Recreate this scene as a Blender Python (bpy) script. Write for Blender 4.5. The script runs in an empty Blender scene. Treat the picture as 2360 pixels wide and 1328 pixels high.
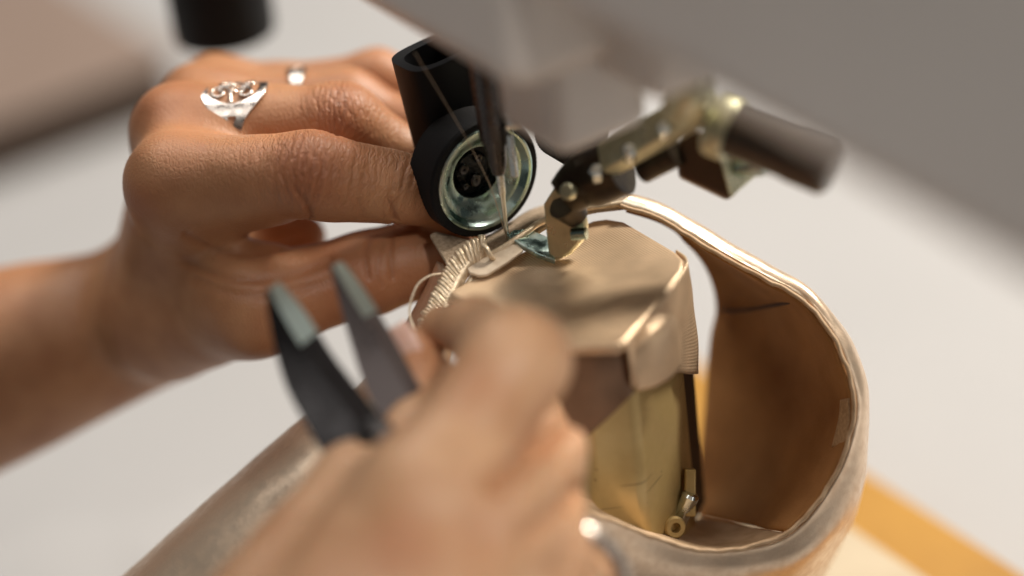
import bpy, bmesh, math, random
import numpy as np
from mathutils import Vector, Matrix, noise as mnoise

random.seed(7); np.random.seed(7)
SC = bpy.context.scene
COL = SC.collection

# ------------------------------------------------------------------ camera
# lengths below are millimetres around the needle; the table top is the world's z = 0
TABLE = -130.0                      # table height below the focus point
DIST = 600.0                        # camera to focus point
PXMM = 11.0
pit, rol = math.radians(30), math.radians(7)
TW = np.array([0, -math.cos(pit), math.sin(pit)])          # towards the camera
_r0 = np.array([1.0, 0, 0]); _u0 = np.array([0, math.sin(pit), math.cos(pit)])
RT = math.cos(rol) * _r0 - math.sin(rol) * _u0             # right
UP = math.sin(rol) * _r0 + math.cos(rol) * _u0             # up
ZW = np.array([0, 0, 1.0])

def to_world(X):
    X = np.asarray(X, float)
    return (X + np.array([0, 0, -TABLE])) * 0.001

cam_data = bpy.data.cameras.new('camera')
cam = bpy.data.objects.new('camera', cam_data); COL.objects.link(cam)
M = Matrix.Identity(4)
for i in range(3):
    M[i][0] = RT[i]; M[i][1] = UP[i]; M[i][2] = TW[i]
cp = to_world(TW * DIST)
for i in range(3): M[i][3] = cp[i]
cam.matrix_world = M
cam_data.sensor_width = 36.0
cam_data.lens = 36.0 * DIST / (2360 / PXMM)
cam_data.clip_start = 0.01; cam_data.clip_end = 50
cam_data.dof.use_dof = True
cam_data.dof.focus_distance = DIST * 0.001
cam_data.dof.aperture_fstop = 3.1
cam_data.dof.aperture_blades = 0
SC.camera = cam

# ------------------------------------------------------------------ light
world = bpy.data.worlds.new('World'); SC.world = world; world.use_nodes = True
bg = world.node_tree.nodes['Background']
bg.inputs[0].default_value = (1.0, 0.95, 0.89, 1); bg.inputs[1].default_value = 0.055

def area(name, loc, target, size, power, col, sy=None):
    l = bpy.data.lights.new(name, 'AREA'); l.energy = power; l.color = col
    l.size = size
    if sy: l.shape = 'RECTANGLE'; l.size_y = sy
    o = bpy.data.objects.new(name, l); COL.objects.link(o)
    o.location = loc
    d = Vector(target) - Vector(loc)
    o.rotation_euler = d.to_track_quat('-Z', 'Y').to_euler()
    return o
area('key_lamp', (0.62, 0.42, 0.85), (0, 0, 0.12), 0.2, 16.5, (1.0, 0.92, 0.81))
area('back_fill', (-0.25, 0.55, 1.35), (0, 0.05, 0.08), 0.7, 8, (1.0, 0.96, 0.92), 0.6)  # added soft fill from above and behind, no window in view
area('side_fill', (0.85, -0.78, 0.5), (0, -0.05, 0.13), 0.45, 1.0, (1.0, 0.94, 0.87), 0.45)  # added fill from the right, an unseen source
area('front_fill', (-0.2, -0.45, 1.5), (0, -0.05, 0.15), 0.45, 3.0, (1.0, 0.95, 0.9), 0.6)  # added overhead front fill for hands and arm casing, source unseen
def spot(name, loc, target, angle, power, col, radius):
    l = bpy.data.lights.new(name, 'SPOT'); l.energy = power; l.color = col
    l.spot_size = math.radians(angle); l.spot_blend = 1.0; l.shadow_soft_size = radius
    o = bpy.data.objects.new(name, l); COL.objects.link(o); o.location = loc
    o.rotation_euler = (Vector(target) - Vector(loc)).to_track_quat('-Z', 'Y').to_euler()
    return o
spot('hand_fill_spot', (0.32, -0.85, 0.95), (0.012, -0.075, 0.125), 9.5, 40, (1.0, 0.94, 0.86), 0.05)  # added narrow spot to brighten the foreground hand, no such lamp in view

SC.view_settings.view_transform = 'Standard'
SC.view_settings.look = 'None'
SC.view_settings.exposure = 0.0
SC.view_settings.gamma = 1.0
SC.render.engine = 'CYCLES'
SC.cycles.use_denoising = True
try: SC.cycles.denoiser = 'OPENIMAGEDENOISE'
except Exception: pass
SC.cycles.max_bounces = 8

# ------------------------------------------------------------------ helpers
def P(px, py, w):
    s = (DIST - w) / DIST / PXMM
    return RT * ((px - 1180) * s) + UP * ((664 - py) * s) + TW * w

def PZ(px, py, z):
    C = TW * DIST; d = P(px, py, 0) - C
    return C + d * ((z - C[2]) / d[2])

def PP(pts): return [P(*p) for p in pts]

def tag(o, label=None, cat=None, group=None, kind=None):
    if label: o['label'] = label
    if cat: o['category'] = cat
    if group: o['group'] = group
    if kind: o['kind'] = kind
    return o

def thing(name, loc_mm, label, cat, group=None):
    e = bpy.data.objects.new(name, None); COL.objects.link(e)
    e.location = to_world(loc_mm); e.empty_display_size = 0.01
    return tag(e, label, cat, group)

def world_loc(o):
    v = Vector(o.location)
    while o.parent: o = o.parent; v = Vector(o.location)
    return v

def link(name, me, mat, parent=None, smooth=True):
    o = bpy.data.objects.new(name, me); COL.objects.link(o)
    if mat is not None: me.materials.append(mat)
    if smooth:
        me.polygons.foreach_set('use_smooth', np.ones(len(me.polygons), dtype=bool))
    if parent is not None:
        o.parent = parent
        root = parent
        while root.parent: root = root.parent
        if parent is root: o.matrix_parent_inverse = Matrix.Translation(-Vector(root.location))
    return o

def mesh(name, V, F, mat, parent=None, smooth=True, uv=None):
    me = bpy.data.meshes.new(name)
    W = to_world(V)
    me.from_pydata([tuple(v) for v in W], [], [tuple(f) for f in F])
    if uv is not None:
        l = me.uv_layers.new(name='UVMap')
        idx = np.zeros(len(me.loops), dtype=np.int32); me.loops.foreach_get('vertex_index', idx)
        l.data.foreach_set('uv', np.asarray(uv, dtype=np.float32)[idx].ravel())
    bm = bmesh.new(); bm.from_mesh(me); bmesh.ops.recalc_face_normals(bm, faces=bm.faces); bm.to_mesh(me); bm.free()
    return link(name, me, mat, parent, smooth)

def autosmooth(o, ang=40):
    me = o.data
    bm = bmesh.new(); bm.from_mesh(me)
    for e in bm.edges:
        if len(e.link_faces) == 2 and e.calc_face_angle(0) > math.radians(ang): e.smooth = False
    bm.to_mesh(me); bm.free()

def bevel(o, w, seg=2, ang=35):
    m = o.modifiers.new('bevel', 'BEVEL'); m.width = w * 0.001; m.segments = seg
    m.limit_method = 'ANGLE'; m.angle_limit = math.radians(ang)
    m.harden_normals = False
    return o

def solid(o, t, off=-1):
    m = o.modifiers.new('thickness', 'SOLIDIFY'); m.thickness = t * 0.001; m.offset = off
    return o

def catmull(pts, n, closed=False):
    p = np.asarray(pts, float); N = len(p)
    if N == 2: 
        t = np.linspace(0, 1, n)[:, None]; return p[0] * (1 - t) + p[1] * t
    if closed: q = np.vstack([p[-1], p, p[0], p[1]]); segs = N
    else: q = np.vstack([2 * p[0] - p[1], p, 2 * p[-1] - p[-2]]); segs = N - 1
    fine = []
    for i in range(segs):
        a, b, c, d = q[i], q[i + 1], q[i + 2], q[i + 3]
        t = np.linspace(0, 1, 24, endpoint=False)[:, None]
        fine.append(0.5 * (2 * b + (c - a) * t + (2 * a - 5 * b + 4 * c - d) * t ** 2 + (3 * b - a - 3 * c + d) * t ** 3))
    fine = np.vstack(fine + [q[segs + 1][None]])
    L = np.concatenate([[0], np.cumsum(np.linalg.norm(np.diff(fine, axis=0), axis=1))])
    s = np.linspace(0, L[-1], n + (1 if closed else 0))
    out = np.stack([np.interp(s, L, fine[:, k]) for k in range(3)], 1)
    return out[:-1] if closed else out

def catmull_index(pts, n):
    """catmull-rom sampled evenly in parameter, so rows stay matched point by point"""
    p = np.asarray(pts, float); N = len(p)
    if N == 2:
        t = np.linspace(0, 1, n)[:, None]; return p[0] * (1 - t) + p[1] * t
    q = np.vstack([2 * p[0] - p[1], p, 2 * p[-1] - p[-2]])
    out = []
    for x in np.linspace(0, N - 1, n):
        i = min(int(x), N - 2); t = x - i
        a, b, c, d = q[i], q[i + 1], q[i + 2], q[i + 3]
        out.append(0.5 * (2 * b + (c - a) * t + (2 * a - 5 * b + 4 * c - d) * t ** 2 + (3 * b - a - 3 * c + d) * t ** 3))
    return np.array(out)

def patch(name, rows, nu, nv, mat, parent=None, thick=0.8, off=-1, wob=0.0, wobs=0.15):
    R = [catmull_index(r, nu) for r in rows]
    R = np.array(R)                                   # rows, nu, 3
    G = np.array([catmull_index(R[:, i], nv) for i in range(nu)])   # nu, nv, 3
    V = G.reshape(-1, 3)
    if wob:
        V = V + np.array([np.array(mnoise.noise_vector(Vector(v * wobs))) * wob for v in V])
    F = [(i * nv + j, (i + 1) * nv + j, (i + 1) * nv + j + 1, i * nv + j + 1) for i in range(nu - 1) for j in range(nv - 1)]
    G = V.reshape(nu, nv, 3)
    lu = np.concatenate([[0], np.cumsum(np.linalg.norm(np.diff(G[:, nv // 2], axis=0), axis=1))])
    lv = np.concatenate([[0], np.cumsum(np.linalg.norm(np.diff(G[nu // 2], axis=0), axis=1))])
    uv = np.array([(lu[i], lv[j]) for i in range(nu) for j in range(nv)])
    o = mesh(name, V, F, mat, parent, uv=uv)
    if thick: solid(o, thick, off)
    return o

def frames(path):
    t = np.gradient(path, axis=0); t /= np.linalg.norm(t, axis=1)[:, None] + 1e-9
    n0 = np.cross(t[0], ZW); 
    if np.linalg.norm(n0) < .1: n0 = np.cross(t[0], RT)
    n0 /= np.linalg.norm(n0); N = [n0]
    for i in range(1, len(path)):
        n = N[-1] - t[i] * (N[-1] @ t[i]); n /= np.linalg.norm(n) + 1e-9; N.append(n)
    N = np.array(N); B = np.cross(t, N)
    return t, N, B

def tube_data(pts, rad, n=24, seg=10, smooth=True, flat=1.0):
    path = catmull(pts, n) if smooth else np.asarray(pts, float)
    n = len(path)
    r = np.interp(np.linspace(0, 1, n), np.linspace(0, 1, len(rad)), rad) if hasattr(rad, '__len__') else np.full(n, rad)
    t, N, B = frames(path)
    a = np.linspace(0, 2 * math.pi, seg, endpoint=False)
    V = (path[:, None] + r[:, None, None] * (np.cos(a)[None, :, None] * N[:, None] + flat * np.sin(a)[None, :, None] * B[:, None])).reshape(-1, 3)
    F = [(i * seg + j, i * seg + (j + 1) % seg, (i + 1) * seg + (j + 1) % seg, (i + 1) * seg + j) for i in range(n - 1) for j in range(seg)]
    F.append(tuple(range(seg))[::-1]); F.append(tuple((n - 1) * seg + j for j in range(seg)))
    return V, F

def tube(name, pts, rad, mat, parent=None, n=24, seg=10, smooth=True, flat=1.0):
    V, F = tube_data(pts, rad, n, seg, smooth, flat)
    o = mesh(name, V, F, mat, parent); autosmooth(o, 60); return o

def lathe(name, prof, c, axis, mat, parent=None, seg=48, knurl=0, kamp=0, caps=(1, 1), kmin=0):
    """profile [(radius, height along axis)]; rings with radius >= kmin are knurled"""
    axis = np.asarray(axis, float); axis = axis / np.linalg.norm(axis)
    e = np.cross(axis, ZW) if abs(axis[2]) < .9 else np.cross(axis, RT)
    e /= np.linalg.norm(e); f = np.cross(axis, e)
    V = []; F = []
    for (r, h) in prof:
        for j in range(seg):
            a = 2 * math.pi * j / seg
            rr = r + (kamp * (1 if (j // knurl) % 2 else -1) if knurl and r >= kmin else 0)
            V.append(c + axis * h + rr * (math.cos(a) * e + math.sin(a) * f))
    n = len(prof)
    for i in range(n - 1):
        for j in range(seg):
            F.append((i * seg + j, i * seg + (j + 1) % seg, (i + 1) * seg + (j + 1) % seg, (i + 1) * seg + j))
    if prof[0][0] > 0.01 and caps[0]: F.append(tuple(range(seg)))
    if prof[-1][0] > 0.01 and caps[1]: F.append(tuple((n - 1) * seg + j for j in range(seg)))
    o = mesh(name, V, F, mat, parent); autosmooth(o, 32); return o

def prism(name, outline, ext, mat, parent=None, bev=0.0, seg=2, uvaxes=None):
    O = np.asarray(outline, float); n = len(O)
    V = np.vstack([O, O + np.asarray(ext)])
    F = [tuple(range(n)), tuple(range(2 * n - 1, n - 1, -1))] + [(i, (i + 1) % n, n + (i + 1) % n, n + i) for i in range(n)]
    uv = None
    if uvaxes: uv = np.stack([V @ uvaxes[0], V @ uvaxes[1]], 1)
    o = mesh(name, V, F, mat, parent, smooth=False, uv=uv)
    if bev:
        bevel(o, bev, seg)
        o.data.polygons.foreach_set('use_smooth', [True] * len(o.data.polygons)); autosmooth(o, 25)
    return o

def box(name, c, ax, half, mat, parent=None, bev=0.5, seg=3):
    c = np.asarray(c, float); A = [np.asarray(a, float) * h for a, h in zip(ax, half)]
    O = [c - A[2] + s * A[0] + t * A[1] for s, t in ((-1, -1), (1, -1), (1, 1), (-1, 1))]
    return prism(name, O, 2 * A[2], mat, parent, bev, seg)

# ------------------------------------------------------------------ materials
def mat(name, col, rough=0.5, metal=0.0, col2=None, nscale=200, nlo=0.35, nhi=0.65, bump=0.0, bscale=800, bdist=0.0002, rvar=0.0,
        sss=0.0, spec=0.5, coat=0.0, aniso=0.0, sheen=0.0, detail=4):
    m = bpy.data.materials.new(name); m.use_nodes = True
    nt = m.node_tree; b = nt.nodes['Principled BSDF']; L = nt.links
    b.inputs['Base Color'].default_value = (*col, 1); b.inputs['Roughness'].default_value = rough
    b.inputs['Metallic'].default_value = metal; b.inputs['Specular IOR Level'].default_value = spec
    b.inputs['Coat Weight'].default_value = coat; b.inputs['Sheen Weight'].default_value = sheen
    tc = nt.nodes.new('ShaderNodeTexCoord')
    if col2 is not None or rvar:
        n = nt.nodes.new('ShaderNodeTexNoise'); n.inputs['Scale'].default_value = nscale; n.inputs['Detail'].default_value = detail
        L.new(tc.outputs['Object'], n.inputs['Vector'])
        mr = nt.nodes.new('ShaderNodeMapRange'); mr.inputs[1].default_value = nlo; mr.inputs[2].default_value = nhi
        L.new(n.outputs['Fac'], mr.inputs[0])
        if col2 is not None:
            mx = nt.nodes.new('ShaderNodeMix'); mx.data_type = 'RGBA'
            mx.inputs[6].default_value = (*col, 1); mx.inputs[7].default_value = (*col2, 1)
            L.new(mr.outputs[0], mx.inputs[0]); L.new(mx.outputs[2], b.inputs['Base Color'])
        if rvar:
            m2 = nt.nodes.new('ShaderNodeMapRange'); m2.inputs[3].default_value = max(0.02, rough - rvar); m2.inputs[4].default_value = rough + rvar
            L.new(mr.outputs[0], m2.inputs[0]); L.new(m2.outputs[0], b.inputs['Roughness'])
    if bump:
        n = nt.nodes.new('ShaderNodeTexNoise'); n.inputs['Scale'].default_value = bscale; n.inputs['Detail'].default_value = 5
        L.new(tc.outputs['Object'], n.inputs['Vector'])
        bp = nt.nodes.new('ShaderNodeBump'); bp.inputs['Strength'].default_value = bump; bp.inputs['Distance'].default_value = bdist
        L.new(n.outputs['Fac'], bp.inputs['Height']); L.new(bp.outputs[0], b.inputs['Normal'])
    if sss:
        b.inputs['Subsurface Weight'].default_value = sss
        b.inputs['Subsurface Radius'].default_value = (1.0, 0.35, 0.2); b.inputs['Subsurface Scale'].default_value = 0.003
    return m

def skin_material(name, base, dark, flush):
    m = bpy.data.materials.new(name); m.use_nodes = True
    nt = m.node_tree; b = nt.nodes['Principled BSDF']; L = nt.links; N = nt.nodes.new
    tc = N('ShaderNodeTexCoord')
    n1 = N('ShaderNodeTexNoise'); n1.inputs['Scale'].default_value = 90; n1.inputs['Detail'].default_value = 6
    L.new(tc.outputs['Object'], n1.inputs['Vector'])
    mr = N('ShaderNodeMapRange'); mr.inputs[1].default_value = .35; mr.inputs[2].default_value = .68
    L.new(n1.outputs['Fac'], mr.inputs[0])
    mx = N('ShaderNodeMix'); mx.data_type = 'RGBA'; mx.inputs[6].default_value = (*base, 1); mx.inputs[7].default_value = (*dark, 1)
    L.new(mr.outputs[0], mx.inputs[0])
    at = N('ShaderNodeAttribute'); at.attribute_name = 'flush'
    mx2 = N('ShaderNodeMix'); mx2.data_type = 'RGBA'; mx2.inputs[7].default_value = (*flush, 1)
    L.new(at.outputs['Fac'], mx2.inputs[0]); L.new(mx.outputs[2], mx2.inputs[6])
    # creases mixed towards a darker red
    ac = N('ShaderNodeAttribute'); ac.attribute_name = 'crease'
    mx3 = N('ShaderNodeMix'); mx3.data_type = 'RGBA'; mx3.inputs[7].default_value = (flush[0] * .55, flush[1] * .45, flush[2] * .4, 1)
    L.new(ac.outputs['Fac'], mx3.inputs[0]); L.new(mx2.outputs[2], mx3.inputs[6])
    L.new(mx3.outputs[2], b.inputs['Base Color'])
    b.inputs['Roughness'].default_value = 0.47
    b.inputs['Specular IOR Level'].default_value = 0.42
    b.inputs['Subsurface Weight'].default_value = 0.15
    b.inputs['Subsurface Radius'].default_value = (1.0, 0.32, 0.16); b.inputs['Subsurface Scale'].default_value = 0.0022
    # fine relief: cells, transverse lines where the 'wrinkle' attribute says
    wn = N('ShaderNodeTexNoise'); wn.inputs['Scale'].default_value = 400; wn.inputs['Detail'].default_value = 2
    L.new(tc.outputs['Object'], wn.inputs['Vector'])
    ws = N('ShaderNodeVectorMath'); ws.operation = 'SCALE'; ws.inputs['Scale'].default_value = 0.0016
    L.new(wn.outputs['Color'], ws.inputs[0])
    wa = N('ShaderNodeVectorMath'); wa.operation = 'ADD'
    L.new(tc.outputs['Object'], wa.inputs[0]); L.new(ws.outputs[0], wa.inputs[1])
    mp = N('ShaderNodeMapping'); mp.inputs['Scale'].default_value = (1150, 800, 800); mp.inputs['Rotation'].default_value = (0.2, 0.35, 0.25)
    L.new(wa.outputs[0], mp.inputs['Vector'])
    vo = N('ShaderNodeTexVoronoi'); vo.feature = 'DISTANCE_TO_EDGE'; vo.inputs['Scale'].default_value = 1.0
    L.new(mp.outputs[0], vo.inputs['Vector'])
    vr = N('ShaderNodeMapRange'); vr.inputs[1].default_value = 0.0; vr.inputs[2].default_value = 0.45
    L.new(vo.outputs['Distance'], vr.inputs[0])
    mpt = N('ShaderNodeMapping'); mpt.inputs['Scale'].default_value = (1.15, .24, .24)
    fa = N('ShaderNodeAttribute'); fa.attribute_name = 'fingerspace'
    fn = N('ShaderNodeTexNoise'); fn.inputs['Scale'].default_value = .55; fn.inputs['Detail'].default_value = 2
    L.new(fa.outputs['Vector'], fn.inputs['Vector'])
    fs = N('ShaderNodeVectorMath'); fs.operation = 'SCALE'; fs.inputs['Scale'].default_value = 1.7; L.new(fn.outputs['Color'], fs.inputs[0])
    fd = N('ShaderNodeVectorMath'); fd.operation = 'ADD'; L.new(fa.outputs['Vector'], fd.inputs[0]); L.new(fs.outputs[0], fd.inputs[1])
    L.new(fd.outputs[0], mpt.inputs['Vector'])
    vt = N('ShaderNodeTexVoronoi'); vt.feature = 'DISTANCE_TO_EDGE'; vt.inputs['Scale'].default_value = 1.0
    L.new(mpt.outputs[0], vt.inputs['Vector'])
    vtr = N('ShaderNodeMapRange'); vtr.inputs[1].default_value = 0.0; vtr.inputs[2].default_value = 0.2
    L.new(vt.outputs['Distance'], vtr.inputs[0])
    aw = N('ShaderNodeAttribute'); aw.attribute_name = 'wrinkle'
    bp0 = N('ShaderNodeBump'); bp0.inputs['Strength'].default_value = 0.27; bp0.inputs['Distance'].default_value = 0.00022
    L.new(vr.outputs[0], bp0.inputs['Height'])
    bp = N('ShaderNodeBump'); bp.inputs['Distance'].default_value = 0.0004
    ms = N('ShaderNodeMath'); ms.operation = 'MULTIPLY'; ms.inputs[1].default_value = 0.45; L.new(aw.outputs['Fac'], ms.inputs[0])
    L.new(ms.outputs[0], bp.inputs['Strength']); L.new(vtr.outputs[0], bp.inputs['Height']); L.new(bp0.outputs[0], bp.inputs['Normal'])
    nf = N('ShaderNodeTexNoise'); nf.inputs['Scale'].default_value = 2200; nf.inputs['Detail'].default_value = 3
    L.new(tc.outputs['Object'], nf.inputs['Vector'])
    bp2 = N('ShaderNodeBump'); bp2.inputs['Strength'].default_value = 0.2; bp2.inputs['Distance'].default_value = 0.00012
    L.new(nf.outputs['Fac'], bp2.inputs['Height']); L.new(bp.outputs[0], bp2.inputs['Normal'])
    L.new(bp2.outputs[0], b.inputs['Normal'])
    return m

def weave_material(name, c1, c2, pitch=0.62):
    m = bpy.data.materials.new(name); m.use_nodes = True
    nt = m.node_tree; b = nt.nodes['Principled BSDF']; L = nt.links; N = nt.nodes.new
    uv = N('ShaderNodeUVMap'); uv.uv_map = 'UVMap'
    rot = N('ShaderNodeMapping'); rot.inputs['Rotation'].default_value = (0, 0, math.radians(45))
    k = 2 * math.pi / pitch / 1.4142
    rot.inputs['Scale'].default_value = (1, 1, 1)
    L.new(uv.outputs[0], rot.inputs['Vector'])
    sp = N('ShaderNodeSeparateXYZ'); L.new(rot.outputs[0], sp.inputs[0])
    def sn(o):
        a = N('ShaderNodeMath'); a.operation = 'MULTIPLY'; a.inputs[1].default_value = k; L.new(o, a.inputs[0])
        s = N('ShaderNodeMath'); s.operation = 'SINE'; L.new(a.outputs[0], s.inputs[0]); return s.outputs[0]
    mu = N('ShaderNodeMath'); mu.operation = 'MULTIPLY'; L.new(sn(sp.outputs[0]), mu.inputs[0]); L.new(sn(sp.outputs[1]), mu.inputs[1])
    mr = N('ShaderNodeMapRange'); mr.inputs[1].default_value = -0.7; mr.inputs[2].default_value = 0.7; L.new(mu.outputs[0], mr.inputs[0])
    tc = N('ShaderNodeTexCoord')
    n1 = N('ShaderNodeTexNoise'); n1.inputs['Scale'].default_value = 120; L.new(tc.outputs['Object'], n1.inputs['Vector'])
    nr = N('ShaderNodeMapRange'); nr.inputs[1].default_value = .3; nr.inputs[2].default_value = .7; nr.inputs[3].default_value = .8; nr.inputs[4].default_value = 1.08
    L.new(n1.outputs['Fac'], nr.inputs[0])
    mx = N('ShaderNodeMix'); mx.data_type = 'RGBA'; mx.inputs[6].default_value = (*c1, 1); mx.inputs[7].default_value = (*c2, 1)
    L.new(mr.outputs[0], mx.inputs[0])
    hv = N('ShaderNodeVectorMath'); hv.operation = 'SCALE'; L.new(mx.outputs[2], hv.inputs[0]); L.new(nr.outputs[0], hv.inputs['Scale'])
    L.new(hv.outputs[0], b.inputs['Base Color'])
    b.inputs['Roughness'].default_value = 0.3; b.inputs['Metallic'].default_value = 0.4; b.inputs['Specular IOR Level'].default_value = .6
    bp = N('ShaderNodeBump'); bp.inputs['Strength'].default_value = 0.5; bp.inputs['Distance'].default_value = 0.0001
    L.new(mr.outputs[0], bp.inputs['Height']); L.new(bp.outputs[0], b.inputs['Normal'])
    return m

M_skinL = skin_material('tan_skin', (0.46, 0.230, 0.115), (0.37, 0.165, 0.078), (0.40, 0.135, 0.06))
M_skinR = skin_material('tan_skin_front_lit', (0.60, 0.36, 0.21), (0.50, 0.275, 0.15), (0.42, 0.18, 0.08))  # same person's skin made paler, front light put into the colour
M_nail = mat('fingernail', (0.74, 0.47, 0.38), 0.25, sss=0.2)
M_silver = mat('polished_silver', (0.66, 0.59, 0.53), 0.26, 1.0, rvar=0.1, nscale=600)
M_table = mat('white_table', (0.445, 0.44, 0.44), 0.55, col2=(0.425, 0.42, 0.42), nscale=12)
M_ochre = mat('ochre_board', (0.50, 0.26, 0.045), 0.5, col2=(0.42, 0.21, 0.035), nscale=30)
M_plate = mat('beige_plate', (0.62, 0.52, 0.37), 0.5, col2=(0.56, 0.46, 0.32), nscale=60)
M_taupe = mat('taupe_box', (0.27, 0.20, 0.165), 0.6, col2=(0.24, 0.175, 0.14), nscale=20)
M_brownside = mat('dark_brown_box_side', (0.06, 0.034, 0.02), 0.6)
M_black = mat('black_enamel', (0.006, 0.006, 0.007), 0.5, spec=0.2, bump=0.08, bscale=2500)
M_rubber = mat('black_rubber', (0.007, 0.007, 0.008), 0.7, spec=0.25, bump=0.3, bscale=2500)
M_paint = mat('grey_machine_paint', (0.80, 0.745, 0.70), 0.34, col2=(0.77, 0.715, 0.67), nscale=20, coat=0.15)
M_steel = mat('bright_steel', (0.62, 0.66, 0.64), 0.18, 1.0, rvar=0.12, nscale=500)
M_dsteel = mat('dark_steel', (0.075, 0.07, 0.07), 0.32, 0.9, rvar=0.1, nscale=400)
M_teal = mat('worn_teal_tinted_steel', (0.33, 0.49, 0.45), 0.3, 1.0, col2=(0.57, 0.68, 0.645), nscale=260, rvar=0.14, bump=0.15, bscale=900)  # teal cast of the metal's highlights put into the base colour
M_brassg = mat('greenish_brass', (0.68, 0.66, 0.47), 0.38, 0.75, col2=(0.52, 0.50, 0.33), nscale=220, rvar=0.12)
M_darkb = mat('oiled_brown_steel', (0.085, 0.065, 0.04), 0.35, 0.7, col2=(0.03, 0.02, 0.014), nscale=150)
M_rod = mat('brown_steel_rod', (0.085, 0.066, 0.052), 0.28, 0.5)
M_bronze = mat('bronze_bracket', (0.11, 0.06, 0.032), 0.42, 0.7)
M_hub = mat('oily_hub', (0.018, 0.020, 0.021), 0.25, 0.7, bump=0.8, bscale=700, bdist=0.0008)
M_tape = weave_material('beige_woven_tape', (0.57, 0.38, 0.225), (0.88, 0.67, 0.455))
M_tapeshade = weave_material('shaded_woven_tape', (0.15, 0.075, 0.04), (0.26, 0.15, 0.085))  # same tape darkened for the front flap, shade put into the colour
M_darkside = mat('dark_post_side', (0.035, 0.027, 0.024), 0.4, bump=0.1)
M_lining = mat('tan_suede_lining', (0.47, 0.235, 0.08), 0.85, col2=(0.27, 0.115, 0.03), nscale=55, bump=0.5, bscale=1800, sheen=0.0, nlo=.3, nhi=.7, detail=7)
M_liningedge = mat('pale_lining_leather', (0.62, 0.45, 0.29), 0.7, col2=(0.5, 0.34, 0.2), nscale=300, bump=0.4, bscale=1500)
M_liningtape = mat('lining_tape', (0.50, 0.33, 0.18), 0.75, col2=(0.36, 0.22, 0.11), nscale=1200, bump=.5, bscale=2000)
M_rawedge = mat('raw_leather_edge', (0.88, 0.81, 0.70), 0.55, col2=(0.72, 0.62, 0.48), nscale=900, bump=0.6, bscale=2500)
M_gold = mat('champagne_gold_leather', (0.86, 0.68, 0.51), 0.36, 0.72, col2=(0.77, 0.59, 0.43), nscale=500, rvar=0.06, bump=0.3, bscale=2600, bdist=0.00016)
M_cord = mat('gold_cord', (0.86, 0.73, 0.55), 0.34, 0.5, col2=(0.70, 0.55, 0.37), nscale=900, bump=0.5, bscale=3000)
M_suede = mat('tan_suede_tab', (0.48, 0.37, 0.26), 0.85, col2=(0.32, 0.235, 0.155), nscale=1300, bump=0.8, bscale=2200)
M_cream = mat('cream_tape', (0.66, 0.55, 0.42), 0.6, col2=(0.56, 0.45, 0.33), nscale=600, bump=0.3, bscale=2000)
M_thread = mat('cream_thread', (0.72, 0.60, 0.45), 0.5, col2=(0.5, 0.4, 0.28), nscale=2500)
M_seam = mat('dark_seam', (0.06, 0.03, 0.02), 0.8)
M_blade = mat('blackened_blade', (0.022, 0.020, 0.021), 0.3, 0.6, rvar=0.1, nscale=150)
M_tipglint = mat('painted_tip_highlight', (0.58, 0.70, 0.665), 0.3, 0.9)  # teal highlight on the blade tips, painted as surface colour
M_blade2 = mat('worn_grey_blade', (0.12, 0.10, 0.098), 0.36, 0.5, rvar=0.1, nscale=150)

def brass_material():
    m = mat('scratched_brass', (0.58, 0.425, 0.19), 0.46, 0.45, col2=(0.48, 0.345, 0.14), nscale=90, rvar=0.1, bump=0.1, bscale=1200)
    nt = m.node_tree; b = nt.nodes['Principled BSDF']; L = nt.links; N = nt.nodes.new
    tc = N('ShaderNodeTexCoord')
    n = N('ShaderNodeTexVoronoi'); n.inputs['Scale'].default_value = 420; L.new(tc.outputs['Object'], n.inputs['Vector'])
    c = N('ShaderNodeTexNoise'); c.inputs['Scale'].default_value = 110; L.new(tc.outputs['Object'], c.inputs['Vector'])
    th = N('ShaderNodeMath'); th.operation = 'LESS_THAN'; th.inputs[1].default_value = 0.13; L.new(n.outputs['Distance'], th.inputs[0])
    ck = N('ShaderNodeMath'); ck.operation = 'GREATER_THAN'; ck.inputs[1].default_value = 0.56; L.new(c.outputs['Fac'], ck.inputs[0])
    a = N('ShaderNodeMath'); a.operation = 'MULTIPLY'; L.new(th.outputs[0], a.inputs[0]); L.new(ck.outputs[0], a.inputs[1])
    mp = N('ShaderNodeMapping'); mp.inputs['Rotation'].default_value = (0.4, 0.5, 0.3); mp.inputs['Scale'].default_value = (40, 40, 900)
    L.new(tc.outputs['Object'], mp.inputs['Vector'])
    s = N('ShaderNodeTexNoise'); s.inputs['Scale'].default_value = 1.0; s.inputs['Detail'].default_value = 1; L.new(mp.outputs[0], s.inputs['Vector'])
    st = N('ShaderNodeMath'); st.operation = 'GREATER_THAN'; st.inputs[1].default_value = 0.74; L.new(s.outputs['Fac'], st.inputs[0])
    mxx = N('ShaderNodeMath'); mxx.operation = 'MAXIMUM'; L.new(a.outputs[0], mxx.inputs[0]); L.new(st.outputs[0], mxx.inputs[1])
    f = N('ShaderNodeMath'); f.operation = 'MULTIPLY'; f.inputs[1].default_value = 0.6; L.new(mxx.outputs[0], f.inputs[0])
    mx = N('ShaderNodeMix'); mx.data_type = 'RGBA'; mx.inputs[7].default_value = (0.16, 0.10, 0.04, 1)
    src = b.inputs['Base Color'].links[0].from_socket
    L.new(src, mx.inputs[6]); L.new(f.outputs[0], mx.inputs[0]); L.new(mx.outputs[2], b.inputs['Base Color'])
    return m
M_brass = brass_material()

# ------------------------------------------------------------------ setting
zt = TABLE
o = mesh('table_top', [(-900, -500, zt), (900, -500, zt), (900, 1500, zt), (-900, 1500, zt)], [(0, 1, 2, 3)], M_table, smooth=False)
tag(o, kind='structure')

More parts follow.
